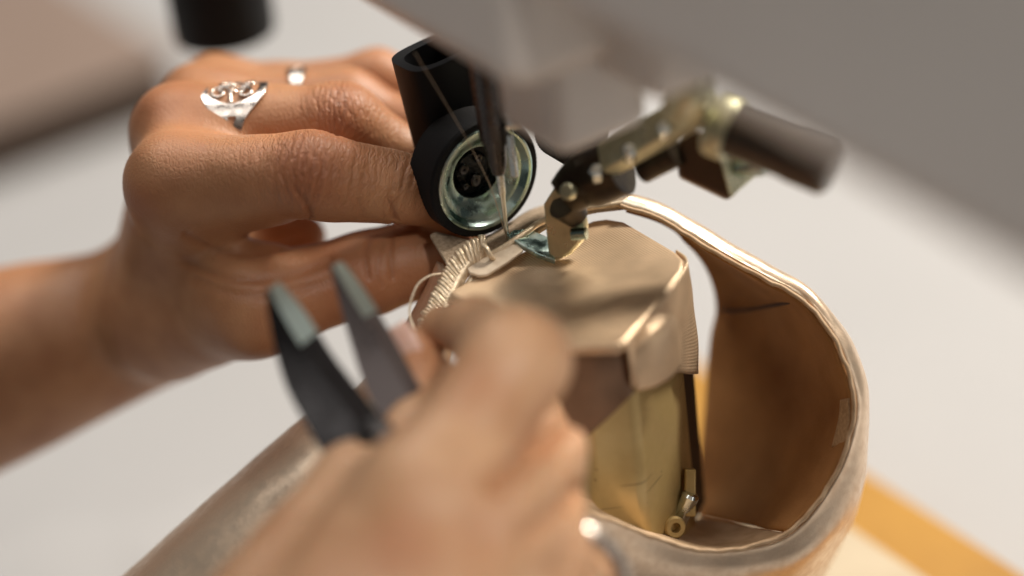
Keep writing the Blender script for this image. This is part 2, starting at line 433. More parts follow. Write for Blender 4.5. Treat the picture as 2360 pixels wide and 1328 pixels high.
TH = math.radians(60)
AX = np.array([math.cos(TH), -math.sin(TH), 0])     # along the machine arm, right and towards the camera
BX = np.array([math.sin(TH), math.cos(TH), 0])      # across it, right and away
zb = -105.0
e0 = PZ(1600, 823, zb)
# ochre board: its far right edge runs along AX through e0
bo = [e0 - AX * 8, e0 + AX * 190, e0 + AX * 190 - BX * 95, e0 - AX * 8 - BX * 95]
board = thing('wooden_board', (bo[0] + bo[2]) / 2 + [0, 0, TABLE - zb], 'ochre yellow board lying on the white table behind the shoe', 'board')
prism('board_top', [np.array([*p[:2], TABLE + .4]) for p in bo], (0, 0, zb - TABLE), M_ochre, board, bev=3)
pc = PZ(1985, 1330, zb) - BX * 13
def rrect(c, hx, hy, r, z):
    out = []
    for (sx, sy, a0) in ((1, 1, 0), (-1, 1, 90), (-1, -1, 180), (1, -1, 270)):
        for k in range(6):
            a = math.radians(a0 + 90 * k / 5)
            out.append(c + AX * (sx * (hx - r) + r * math.cos(a)) + BX * (sy * (hy - r) + r * math.sin(a)) + np.array([0, 0, z]))
    return out
prism('cover_plate', rrect(pc, 45, 22, 9, 0.3), (0, 0, 2.2), M_plate, board, bev=.6)

# taupe box far left
c0 = PZ(415, 140, TABLE + 20)
bx = [c0, c0 - BX * 190 + AX * 0, c0 - BX * 190 - AX * 190, c0 - AX * 190]
tb = thing('storage_box', np.array([c0[0] - 130, c0[1] + 30, TABLE]), 'taupe box with dark brown side, blurred at far left behind the hand', 'box')
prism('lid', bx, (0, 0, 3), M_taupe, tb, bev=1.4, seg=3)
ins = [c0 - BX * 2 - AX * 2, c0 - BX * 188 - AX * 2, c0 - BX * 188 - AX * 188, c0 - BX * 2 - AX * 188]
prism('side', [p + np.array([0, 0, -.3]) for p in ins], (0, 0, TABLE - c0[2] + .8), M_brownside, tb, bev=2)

# black cylinder hanging in from the top
cc = P(521, 84, -105)
cyl = thing('black_canister', cc, 'black cylindrical object with rounded lower end, blurred above the ringed hand', 'canister')
lathe('body', [(0.01, 0), (9.5, 0.0), (12.4, 1.2), (12.7, 4), (12.7, 70), (11, 74), (4, 76)], cc, ZW, M_black, cyl, 48)
lathe('stem', [(4, 75), (3, 78), (3, 260), (0.01, 260)], cc, ZW, M_dsteel, cyl, 24)

# ------------------------------------------------------------------ hands by signed distance field
def rp(px, w): return px / PXMM * (DIST - w) / DIST

class Field:
    def __init__(self, lo, hi, h):
        self.h = h; self.lo = np.array(lo, float)
        n = np.ceil((np.array(hi) - self.lo) / h).astype(int) + 1
        self.n = n
        self.ax = [(self.lo[i] + h * np.arange(n[i])).astype(np.float32) for i in range(3)]
        self.f = np.full(n, 40.0, np.float32)
    def capsule_into(self, f, a, b, ra, rb, k):
        h = self.h; pad = max(ra, rb) + 8 + k
        lo = np.minimum(a, b) - pad; hi = np.maximum(a, b) + pad
        i0 = np.maximum(((lo - self.lo) / h).astype(int), 0); i1 = np.minimum(((hi - self.lo) / h).astype(int) + 2, self.n)
        if (i1 <= i0).any(): return
        X, Y, Z = np.meshgrid(*[self.ax[i][i0[i]:i1[i]] for i in range(3)], indexing='ij', sparse=True)
        ab = (b - a).astype(np.float32); L2 = float(ab @ ab) + 1e-6
        t = ((X - a[0]) * ab[0] + (Y - a[1]) * ab[1] + (Z - a[2]) * ab[2]) / L2
        np.clip(t, 0, 1, out=t)
        d = np.sqrt((X - a[0] - t * ab[0]) ** 2 + (Y - a[1] - t * ab[1]) ** 2 + (Z - a[2] - t * ab[2]) ** 2) - (ra + (rb - ra) * t)
        sl = tuple(slice(i0[i], i1[i]) for i in range(3))
        f[sl] = smin(f[sl], d.astype(np.float32), k)

def smin(a, b, k):
    hh = np.maximum(k - np.abs(a - b), 0) / k
    return np.minimum(a, b) - hh * hh * k * 0.25

def VV(px, py, w):          # view-space mm
    s = (DIST - w) / DIST / PXMM
    return np.array([(px - 1180) * s, (664 - py) * s, w], float)

def surface_nets(f, lo, h):
    f = f.copy()
    for ax in range(3):
        sl = [slice(None)] * 3
        for e in (0, -1): sl[ax] = e; f[tuple(sl)] = 1.0
    s = f < 0
    nx, ny, nz = f.shape
    cnt = np.zeros((nx - 1, ny - 1, nz - 1), np.int8)
    for i in (0, 1):
        for j in (0, 1):
            for k in (0, 1): cnt += s[i:nx - 1 + i, j:ny - 1 + j, k:nz - 1 + k]
    act = (cnt > 0) & (cnt < 8)
    idx = np.argwhere(act)
    ids = np.full(act.shape, -1, np.int64); ids[act] = np.arange(len(idx))
    pos = np.zeros((len(idx), 3)); num = np.zeros(len(idx))
    cor = [(i, j, k) for i in (0, 1) for j in (0, 1) for k in (0, 1)]
    val = {c: f[idx[:, 0] + c[0], idx[:, 1] + c[1], idx[:, 2] + c[2]] for c in cor}
    for a in cor:
        for ax in range(3):
            if a[ax]: continue
            b = list(a); b[ax] = 1; b = tuple(b)
            m = (val[a] < 0) != (val[b] < 0)
            t = np.where(m, val[a] / np.where(m, val[a] - val[b], 1), 0)
            p = np.repeat(np.array(a, float)[None], len(idx), 0); p[:, ax] += t
            pos[m] += p[m]; num[m] += 1
    V = (idx + pos / num[:, None]) * h + lo
    F = []
    for ax in range(3):
        u, v = (ax + 1) % 3, (ax + 2) % 3
        sa = [slice(None)] * 3; sb = [slice(None)] * 3
        sa[ax] = slice(0, -1); sb[ax] = slice(1, None)
        d = s[tuple(sa)] != s[tuple(sb)]
        e = np.argwhere(d)
        e = e[(e[:, u] > 0) & (e[:, v] > 0) & (e[:, u] < f.shape[u] - 1) & (e[:, v] < f.shape[v] - 1)]
        flip = s[tuple(e.T)]
        q = []
        for (du, dv) in ((-1, -1), (0, -1), (0, 0), (-1, 0)):
            c = e.copy(); c[:, u] += du; c[:, v] += dv
            q.append(ids[tuple(c.T)])
        q = np.stack(q, 1)
        q[~flip] = q[~flip][:, ::-1]
        F.append(q)
    F = np.vstack(F); F = F[(F >= 0).all(1)]
    return V, F

def relax(V, F, it):
    E = np.vstack([F[:, [0, 1]], F[:, [1, 2]], F[:, [2, 3]], F[:, [3, 0]]])
    n = len(V); deg = np.bincount(E.ravel(), minlength=n)[:, None]
    for k in range(it):
        for lam in (0.5, -0.52):
            S = np.stack([np.bincount(E[:, 0], V[E[:, 1], c], n) + np.bincount(E[:, 1], V[E[:, 0], c], n) for c in range(3)], 1)
            V = V + lam * (S / np.maximum(deg, 1) - V)
    return V

def split_quads(V, F):
    n = len(V); E = np.sort(np.vstack([F[:, [k, (k + 1) % 4]] for k in range(4)]), 1)
    key = E[:, 0].astype(np.int64) * n + E[:, 1]
    u, inv = np.unique(key, return_inverse=True)
    mid = (V[u // n] + V[u % n]) * .5; cen = V[F].mean(1)
    m = len(F); e = [n + inv[k * m:(k + 1) * m] for k in range(4)]; c = n + len(u) + np.arange(m)
    NF = np.vstack([np.stack([F[:, k], e[k], c, e[k - 1]], 1) for k in range(4)])
    return np.vstack([V, mid, cen]), NF

def quadmesh(name, W, F):
    me = bpy.data.meshes.new(name); nf = len(F)
    me.vertices.add(len(W)); me.vertices.foreach_set('co', np.asarray(W, np.float32).ravel())
    me.loops.add(nf * 4); me.loops.foreach_set('vertex_index', np.asarray(F, np.int32).ravel())
    me.polygons.add(nf); me.polygons.foreach_set('loop_start', np.arange(0, nf * 4, 4, dtype=np.int32))
    me.update(calc_edges=True)
    return me

def build_hand(name, palm, fingers, lo, hi, h, kp, detail, material, parent):
    FD = Field(lo, hi, h)
    def cap(f, A, B, k):
        a, b = VV(*A[:3]), VV(*B[:3])
        FD.capsule_into(f, a, b, rp(A[3], A[2]), rp(B[3], B[2]), k)
    base = FD.f
    for A, B in palm: cap(base, A, B, kp)
    tot = base
    for ch in fingers:
        pts = [VV(*c[:3]) for c in ch['c']] + [VV(*c[:3]) for pr in ch.get('x', []) for c in pr]
        rm = max(rp(c[3], c[2]) for c in ch['c']) + 12
        i0 = np.maximum(((np.min(pts, 0) - rm - FD.lo) / h).astype(int), 0); i1 = np.minimum(((np.max(pts, 0) + rm - FD.lo) / h).astype(int) + 2, FD.n)
        sl = tuple(slice(i0[i], i1[i]) for i in range(3))
        f = np.full(FD.n, 40.0, np.float32)
        for A, B in zip(ch['c'][:-1], ch['c'][1:]): cap(f, A, B, ch.get('k', 4.0))
        for A, B in ch.get('x', []): cap(f, A, B, ch.get('kx', 5.0))
        X, Y, Z = np.meshgrid(*[FD.ax[i][i0[i]:i1[i]] for i in range(3)], indexing='ij', sparse=True)
        m = VV(*ch['c'][0][:3]).astype(np.float32); rr = np.float32(ch.get('blend', 22.0))
        dist = np.sqrt((X - m[0]) ** 2 + (Y - m[1]) ** 2 + (Z - m[2]) ** 2)
        t = np.clip((dist - rr * np.float32(.45)) / (rr * np.float32(.75)), 0, 1); t = t * t * (3 - 2 * t)
        k = 8 * (1 - t) + np.float32(ch.get('kf', 0.9)) * t
        tot[sl] = smin(tot[sl], f[sl], k)
    V, F = surface_nets(tot, FD.lo, h)
    V = relax(V, F, 4)
    V, F = split_quads(V, F); V = relax(V, F, 3)
    W = V[:, 0:1] * RT + V[:, 1:2] * UP + V[:, 2:3] * TW
    me2 = quadmesh(name, W, F)
    n = len(me2.vertices)
    co = np.zeros(n * 3); me2.vertices.foreach_get('co', co); co = co.reshape(-1, 3)
    no = np.zeros(n * 3); me2.vertices.foreach_get('normal', no); no = no.reshape(-1, 3)
    vw = np.stack([co @ RT, co @ UP, co @ TW], 1)
    s = (DIST - vw[:, 2]) / DIST / PXMM
    px = 1180 + vw[:, 0] / s; py = 664 - vw[:, 1] / s
    disp, flush, wr, cr, fc = detail(px, py, vw, no, co)
    co = co + no * disp[:, None]
    me2.vertices.foreach_set('co', to_world(co).ravel())
    for nm, arr in (('flush', flush), ('wrinkle', wr), ('crease', cr)):
        at = me2.attributes.new(nm, 'FLOAT', 'POINT'); at.data.foreach_set('value', np.clip(arr, 0, 1).astype(np.float32))
    at = me2.attributes.new('fingerspace', 'FLOAT_VECTOR', 'POINT'); at.data.foreach_set('vector', fc.astype(np.float32).ravel())
    me2.name = name
    me2.update()
    return link(name, me2, material, parent)

_rng = np.random.RandomState(11)
_LAT = _rng.uniform(-1, 1, (32, 32, 32)).astype(np.float32)
def vnoise(co, sc, off=0.0):
    p = (co * sc + off).astype(np.float32); i = np.floor(p).astype(np.int32); f = p - i; f = f * f * (3 - 2 * f)
    out = np.zeros(len(co), np.float32)
    for a in (0, 1):
        for b in (0, 1):
            for c in (0, 1):
                w = (f[:, 0] if a else 1 - f[:, 0]) * (f[:, 1] if b else 1 - f[:, 1]) * (f[:, 2] if c else 1 - f[:, 2])
                out += w * _LAT[(i[:, 0] + a) & 31, (i[:, 1] + b) & 31, (i[:, 2] + c) & 31]
    return out

def g(x, s): return np.exp(-0.5 * (x / s) ** 2)

# --- left hand
def detail_left(px, py, vw, no, co):
    n = len(px)
    n1 = vnoise(co, 0.16); n2 = vnoise(co, 0.6, 31.0)
    disp = 0.25 * vnoise(co, 0.09, 7.0) + 0.10 * n1
    cr = np.zeros(n); wr = np.zeros(n); flush = np.zeros(n)
    front = np.clip(no @ TW * 2.0 + no @ UP * 1.2, 0, 1)
    idx = (py > 296 + 0 * px) & (vw[:, 2] > -16) & (px > 280)
    idx = idx & (py > np.interp(px, [280, 430, 600, 720, 960, 1080], [330, 318, 298, 302, 352, 400]))
    idx = idx & (py < np.interp(px, [280, 600, 720, 900, 1000], [620, 560, 505, 508, 530]))
    mid = (~idx) & (vw[:, 2] > -32) & (py < 420) & (px > 420)
    rnd = random.Random(3)
    # knuckle folds of the index finger
    for k in range(17):
        x0 = 600 + k * 13.0 + rnd.uniform(-6, 6)
        amp = 0.24 * math.exp(-((x0 - 705) / 62) ** 2) + 0.06
        amp *= rnd.uniform(.45, 1.25)
        yc = 395 + rnd.uniform(-20, 20); half = rnd.uniform(45, 95)
        curv = (0.0022 if x0 < 705 else -0.0007) * (1 if x0 < 705 else 1)
        xx = x0 - curv * 0 + curv * (py - yc) ** 2 - (0.18 * (py - yc) if x0 > 690 else 0.05 * (py - yc)) + 9 * n1 + 4 * n2
        gg = g(px - xx, 2.8 + 1.2 * rnd.random()) * np.clip(1.5 - np.abs(py - yc) / half, 0, 1) * idx
        disp -= amp * gg; cr = np.maximum(cr, gg * amp * 1.1)
    for (x0, amp, tilt, hh) in ((905, .20, -.25, 80), (925, .32, -.28, 85), (945, .18, -.3, 70), (972, .14, -.3, 60), (990, .16, -.3, 60), (860, .10, -.2, 60), (835, .12, -.2, 70), (808, .13, -.2, 70), (785, .12, -.2, 70)):
        gg = g(px - (x0 + tilt * (py - 430) + 6 * n1 + 3 * n2), 3.6) * np.clip(1.6 - np.abs(py - 425) / hh * 1.2, 0, 1) * idx
        disp -= amp * gg; cr = np.maximum(cr, gg * amp)
    # flexion fold under the PIP joint and DIP
    for (x0, y0, tilt, amp) in ((700, 470, .55, .45), (712, 480, .35, .3), (908, 490, .2, .55), (838, 497, .1, .2)):
        gg = g(px - (x0 + tilt * (py - y0) + 4 * n1), 4.5) * np.clip(1.4 - np.abs(py - y0) / 45, 0, 1) * idx
        disp -= amp * gg; cr = np.maximum(cr, gg * amp * .9)
    # middle finger knuckle folds
    for k in range(14):
        x0 = 690 + k * 13.5 + rnd.uniform(-5, 5)
        amp = (0.24 * math.exp(-((x0 - 775) / 50) ** 2) + 0.06) * rnd.uniform(.45, 1.25)
        yc = 250 + (x0 - 775) * .25; half = rnd.uniform(40, 75)
        curv = 0.0035 if x0 < 775 else -0.0035
        xx = x0 + curv * (py - yc) ** 2 - .1 * (py - yc) + 9 * n1 + 4 * n2
        gg = g(px - xx, 3.0) * np.clip(1.5 - np.abs(py - yc) / half, 0, 1) * mid
        disp -= amp * gg; cr = np.maximum(cr, gg * amp * 1.1)
    # web folds below the index finger and along the thumb
    for (pts, amp, sg) in (([(430, 545), (500, 578), (600, 585), (690, 555)], .5, 7), ([(420, 600), (520, 640), (640, 640), (760, 600)], .45, 8),
                           ([(450, 645), (560, 680), (700, 665), (800, 630)], .35, 8), ([(850, 545), (842, 590), (850, 640)], .4, 5), ([(905, 520), (900, 580), (905, 640)], .35, 4.5),
                           ([(880, 560), (870, 620), (880, 660)], .2, 4)):
        p = np.array(pts, float); d = np.full(n, 1e3)
        q = catmull(np.hstack([p, np.zeros((len(p), 1))]), 40)[:, :2]
        for a in q: d = np.minimum(d, np.hypot(px - a[0], py - a[1]))
        gg = g(d, sg) * (py > 500); disp -= amp * gg; cr = np.maximum(cr, gg * amp * .6)
    # knuckle mounds and colour
    for (x, y, w, rr, a) in ((315, 470, -5, 40, .7), (350, 250, -20, 45, .5), (705, 400, 5, 75, .75), (780, 270, -10, 62, .6), (880, 170, -50, 60, .3), (400, 245, -20, 55, .35)):
        flush = np.maximum(flush, a * g(np.hypot(px - x, py - y), rr) * (np.abs(vw[:, 2] - w) < 22))
    flush = np.maximum(flush, .4 * np.clip((py - 470) / 160, 0, 1) * np.clip((px - 560) / 200, 0, 1))         # red palm side skin of thumb and finger pads
    flush = np.maximum(flush, .5 * np.clip((px - 960) / 90, 0, 1))
    wr = np.maximum(g(px - 700, 120) * idx, g(px - 780, 90) * mid) * np.clip(front, 0, 1)
    wr = np.maximum(wr, .85 * np.clip((px - 740) / 80, 0, 1) * np.clip((1060 - px) / 60, 0, 1) * idx * front)
    # coordinates running along and round the fingers, for the fine lines of the skin
    k1 = np.where(px < 705, .0020, -.0006) * np.minimum(np.abs(px - 705) / 25, 1)
    xi = px - k1 * (py - 395) ** 2 + np.where(px > 690, .2, .05) * (py - 395)
    k2 = np.where(px < 775, .0032, -.0032) * np.minimum(np.abs(px - 775) / 25, 1)
    ycm = 250 + (px - 775) * .25
    xm = px - k2 * (py - ycm) ** 2
    fx = np.where(idx, xi, np.where(mid, xm, px)) / PXMM
    fc = np.stack([fx, py / PXMM, vw[:, 2] * .6], 1)
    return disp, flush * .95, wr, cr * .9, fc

palmL = [
    ((412, 430, -10, 106), (378, 690, -52, 122)),
    ((415, 305, -24, 95), (376, 690, -66, 118)),
    ((462, 250, -40, 86), (385, 680, -78, 112)),
    ((505, 222, -55, 76), (395, 680, -86, 105)),
    ((345, 728, -62, 166), (-260, 925, -75, 268)),
    ((390, 730, -44, 150), (585, 695, -18, 112)),
    ((450, 520, -30, 82), (520, 640, -22, 80)),
    ((560, 545, -42, 70), (700, 545, -44, 52)),
]
fingL = [
    dict(c=[(410, 421, -8, 110), (720, 402, 1, 95), (955, 438, -6, 71), (1085, 505, -24, 54)], x=[((470, 475, -14, 82), (640, 445, -8, 70)), ((790, 425, -1, 74), (880, 432, -4, 72))], blend=24),
    dict(c=[(415, 302, -22, 97), (785, 283, -18, 86), (965, 380, -22, 66), (1090, 480, -32, 54)], x=[((560, 292, -22, 92), (640, 292, -22, 84))], blend=24),
    dict(c=[(465, 248, -40, 84), (805, 235, -40, 72), (960, 300, -38, 58), (1060, 390, -38, 50)], blend=22),
    dict(c=[(495, 214, -56, 80), (640, 212, -56, 61), (868, 182, -54, 63), (1010, 235, -52, 52)], blend=18),
    dict(c=[(590, 700, -18, 113), (850, 630, -19, 92), (960, 596, -20, 85), (1040, 590, -17, 62)], blend=30, kf=1.5),
]
handL = thing('hand', P(300, 720, -50), 'left hand wearing two silver rings, fingers pressing the shoe beside the black roller', 'hand')
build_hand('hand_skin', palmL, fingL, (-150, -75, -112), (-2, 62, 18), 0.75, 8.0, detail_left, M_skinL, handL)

# --- right hand in the foreground
def detail_right(px, py, vw, no, co):
    n = len(px)
    disp = 0.35 * vnoise(co, 0.08, 3.0) + 0.15 * vnoise(co, 0.22, 9.0)
    flush = np.zeros(n); cr = np.zeros(n); wr = np.zeros(n)
    for (x, y, rr, a) in ((1100, 890, 60, .55), (925, 1260, 80, .8), (1110, 1240, 80, .5), (1240, 1000, 60, .3), (620, 1230, 80, .35), (760, 1300, 90, .4)):
        flush = np.maximum(flush, a * g(np.hypot(px - x, py - y), rr) * (vw[:, 2] > 20))
    flush = np.maximum(flush, .9 * g(np.hypot(px - 965, py - 820), 60) * (vw[:, 2] < 50))
    for (A, B, amp, sg) in (((1305, 980), (1140, 1110), 4.0, 20), ((1340, 1130), (1220, 1235), 1.8, 18),):
        A = np.array(A, float); B = np.array(B, float); d = B - A; t = np.clip(((px - A[0]) * d[0] + (py - A[1]) * d[1]) / (d @ d), 0, 1)
        gg = g(np.hypot(px - A[0] - t * d[0], py - A[1] - t * d[1]), sg) * (vw[:, 2] > 45); disp = disp - amp * gg; flush = np.maximum(flush, .5 * gg)
    return disp, flush, wr, cr, np.stack([px / PXMM, py / PXMM, vw[:, 2]], 1)
palmR = [
    ((985, 1130, 78, 125), (900, 1560, 92, 185)),
    ((1150, 1190, 80, 118), (1000, 1580, 95, 180)),
    ((1235, 1270, 70, 102), (1090, 1580, 88, 165)),
    ((1250, 1370, 60, 90), (1130, 1600, 80, 150)),
    ((800, 1115, 58, 78), (640, 1430, 70, 190)),
    ((900, 1140, 70, 105), (770, 1500, 85, 200)),
    ((900, 1640, 92, 260), (820, 2000, 120, 330)),
]
fingR = [
    dict(c=[(985, 1130, 78, 125), (1188, 832, 66, 119), (1095, 757, 42, 66), (1015, 752, 32, 48)], blend=22, kf=1.0),
    dict(c=[(1150, 1190, 80, 118), (1260, 1035, 58, 84), (1222, 960, 34, 66), (1150, 960, 26, 55)], blend=22, kf=1.2),
    dict(c=[(1235, 1270, 70, 105), (1272, 1150, 52, 74), (1240, 1060, 28, 58)], blend=26, kf=5),
    dict(c=[(1250, 1370, 60, 92), (1352, 1310, 44, 60), (1300, 1250, 26, 52)], blend=22, kf=4),
    dict(c=[(820, 1115, 58, 70), (965, 1000, 50, 72), (985, 900, 38, 66), (957, 812, 31, 56)], blend=18, kf=1.0),
]
handR = thing('hand', P(1000, 1500, 85), 'blurred right hand in the foreground pinching thread and holding the scissors', 'hand')
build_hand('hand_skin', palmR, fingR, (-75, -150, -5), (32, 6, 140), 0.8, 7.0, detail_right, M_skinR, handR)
# thumb nail
nc = P(931, 802, 36.2); nx = P(985, 870, 35) - P(938, 785, 35); nx /= np.linalg.norm(nx)
nn = TW * .75 - RT * .62 + UP * .22; nn -= nx * (nn @ nx); nn /= np.linalg.norm(nn); ny = np.cross(nn, nx)
V = []; F = []; NU, NVv = 13, 9
for i in range(NU):
    for j in range(NVv):
        a = -1 + 2 * i / (NU - 1); b = -1 + 2 * j / (NVv - 1)
        wdt = 3.7 * (1 - .25 * abs(a) ** 3)
        V.append(nc + nx * a * 4.6 + ny * b * wdt + nn * (-.9 * b * b * 1.3 - .6 * (a < 0) * a * a + .9))
F = [(i * NVv + j, (i + 1) * NVv + j, (i + 1) * NVv + j + 1, i * NVv + j + 1) for i in range(NU - 1) for j in range(NVv - 1)]
solid(mesh('fingernail', V, F, M_nail, handR), 0.5, 0)

# ------------------------------------------------------------------ rings
def ring(label, cat, A, B, at, rpx, hw_fun, holes, scroll, lift=.35, group='rings on the left hand', e_up=None):
    a, b = P(*A[:3]), P(*B[:3]); e1 = b - a; e1 /= np.linalg.norm(e1)
    c = a + (b - a) * at; Rr = rp(rpx, A[2]) + lift
    e2 = TW - e1 * (TW @ e1); e2 /= np.linalg.norm(e2); e3 = np.cross(e1, e2)
    if e3 @ UP < 0: e3 = -e3
    root = thing('finger_ring', c, label, cat, group)
    NP_, NX = 300, 44
    V = []; keep = []
    def pt(phi, x, r): return c + e1 * x + r * (math.cos(phi) * e2 + math.sin(phi) * e3)
    for i in range(NP_):
        phi = 2 * math.pi * i / NP_
        hw = hw_fun(phi)
        for j in range(NX + 1): V.append(pt(phi, hw * (-1 + 2 * j / NX), Rr))
    F = []
    for i in range(NP_):
        phi = 2 * math.pi * (i + .5) / NP_
        hw = hw_fun(phi)
        for j in range(NX):
            if holes(phi, hw * (-1 + 2 * (j + .5) / NX), hw): continue
            i2 = (i + 1) % NP_
            F.append((i * (NX + 1) + j, i * (NX + 1) + j + 1, i2 * (NX + 1) + j + 1, i2 * (NX + 1) + j))
    band = mesh('band', V, F, M_silver, root); solid(band, .75, 0)
    for s in scroll:
        tube('scroll', [pt(p, x, Rr + .35) for (p, x) in s], .36, M_silver, root, n=40, seg=8)
    return root
def ang(a, b): return (a - b + math.pi) % (2 * math.pi) - math.pi
PH0 = math.radians(62)
def hw_big(phi):
    d = abs(ang(phi, PH0)); return 2.3 + 4.9 * math.exp(-(d / .80) ** 3.0)
def holes_big(phi, x, hw):
    d = ang(phi, PH0)
    if abs(d) < .56:
        lim = (hw - 1.5) * max(0, 1 - (abs(d) / .56) ** 2.6) ** .5
        if abs(x) < lim: return True
    for s in (-1, 1):
        t = (s * d - .90) / .32
        if 0 < t < 1 and abs(x - .2) < .95 * (1 - t): return True
    return False
def spiral(pc_, xc, r0, turns, a0, dirn=1):
    out = []
    for k in range(26):
        t = k / 25; r = r0 * (1 - .8 * t); a = a0 + dirn * 2 * math.pi * turns * t
        out.append((pc_ + r * math.sin(a) / 9.2, xc + r * math.cos(a)))
    return out
sc = [spiral(PH0 - .22, -2.9, 2.3, 1.35, 0, 1), spiral(PH0 - .24, 2.7, 2.1, 1.35, math.pi, -1), spiral(PH0 + .25, -1.8, 2.2, 1.3, 0.5, -1), spiral(PH0 + .25, 2.9, 2.0, 1.3, 2.6, 1),
      [(PH0 - .55, 0), (PH0 - .2, -.3), (PH0 + .2, .4), (PH0 + .55, .2)]]
ring('wide silver openwork ring with scrolls on the middle finger', 'ring', (415, 302, -22, 0), (785, 283, -18, 0), 0.375, 93, hw_big, holes_big, sc, lift=.55)
def hw_small(phi): return 1.1 + 1.1 * math.exp(-(abs(ang(phi, math.radians(80))) / .5) ** 2)
def holes_small(phi, x, hw): return abs(ang(phi, math.radians(80))) < .3 and abs(x) < hw * .4
ring('small silver ring on the ring finger, half hidden behind the middle finger', 'ring', (465, 248, -40, 0), (805, 235, -40, 0), .66, 76, hw_small, holes_small, [], lift=.5)

# ------------------------------------------------------------------ sewing machine
ND = P(1172, 570, 0)                       # needle point
def MC(t, q, z): return ND + AX * t + BX * q + ZW * z
mach = thing('sewing_machine', np.array([*P(1450, 700, 10)[:2], TABLE]), 'grey post bed sewing machine with black roller foot, needle and taped brass post', 'sewing machine')
t2 = math.radians(62.5); A2 = np.array([math.cos(t2), -math.sin(t2), 0]); B2 = np.array([math.sin(t2), math.cos(t2), 0])
box('arm_casing', ND + A2 * 165 + B2 * 21 + ZW * 143, (A2, B2, ZW), (150, 41, 60), M_paint, mach, bev=6, seg=4)
box('arm_neck', MC(72, 26, 106), (AX, BX, ZW), (40, 17, 22), M_paint, mach, bev=4, seg=4)
box('head_casing', MC(12, 8, 114), (AX, BX, ZW), (38, 32, 54), M_paint, mach, bev=7, seg=5)
box('presser_housing', MC(33, -1, 54), (AX, BX, ZW), (11, 11, 13), M_paint, mach, bev=4, seg=4)
box('head_rear', MC(50, 14, 82), (AX, BX, ZW), (12, 15, 27), M_paint, mach, bev=4, seg=4)
# needle bar group
lathe('needle_bar', [(0.01, 33), (3.3, 33), (3.5, 34), (3.5, 66), (0.01, 66)], ND, ZW, M_dsteel, mach, 32)
cl = lathe('needle_clamp', [(0.01, 17.5), (1.4, 17.5), (2.0, 20), (2.4, 24), (3.1, 26), (3.1, 36), (0.01, 36)], ND - AX * .4, ZW, M_dsteel, mach, 28)
lathe('clamp_screw', [(0.01, 5.6), (1.7, 5.6), (1.7, 2.6), (1.1, 2.4), (1.1, 0)], MC(0, 0, 29), BX * .8 + AX * .6, M_steel, cl, 20)
lathe('needle', [(0.02, -2.2), (.28, -.4), (.42, 1.5), (.48, 6), (.6, 12), (.85, 13), (.85, 19), (0.01, 19)], ND, ZW, M_steel, mach, 20)
box('thread_guide', MC(2.6, 2.0, 22), (AX * .8 + BX * .6, BX * .8 - AX * .6, ZW), (.8, .5, 5), M_steel, mach, bev=.3)
box('thread_guide', MC(3.2, 2.2, 33), (AX * .8 + BX * .6, BX * .8 - AX * .6, ZW), (.8, .6, 4), M_steel, mach, bev=.3)

# roller foot
RC = P(1122, 413, 0) - AX * 0.5
rf = lathe('roller_tyre', [(11.0, -9.5), (12.9, -9.5), (13.35, -9.0), (13.35, -.6), (12.9, 0), (11.6, 0), (11.6, -1.5)], RC, AX, M_rubber, mach, 180, knurl=1, kamp=.06, kmin=13.1, caps=(0, 0))
lathe('roller_rim', [(11.6, -1.2), (11.6, .25), (11.2, .45), (10.7, .3), (10.1, -.6), (9.7, -1.2), (8.8, -1.5), (7.6, -2.6), (6.4, -3.4), (5.8, -3.6), (5.8, -7)], RC, AX, M_teal, rf, 96, caps=(0, 0))
lathe('roller_hub', [(5.75, -6.2), (4.4, -6.4), (3.8, -5.2), (2.5, -5.0), (0.01, -5.4)], RC, AX, M_hub, rf, 48)
for k, (dx, dz, rr) in enumerate(((-2.4, 1.2, 1.2), (1.2, -2.2, 1.5), (1.5, 2.6, 1.0), (-1.6, -2.6, .9))):
    lathe('hub_screw', [(rr, -5.8), (rr, -4.5), (rr * .8, -4.2), (rr * .3, -4.3), (0.01, -4.8)], RC + BX * dx + ZW * dz, AX + BX * .25 * (k % 2), M_dsteel, rf, 14)
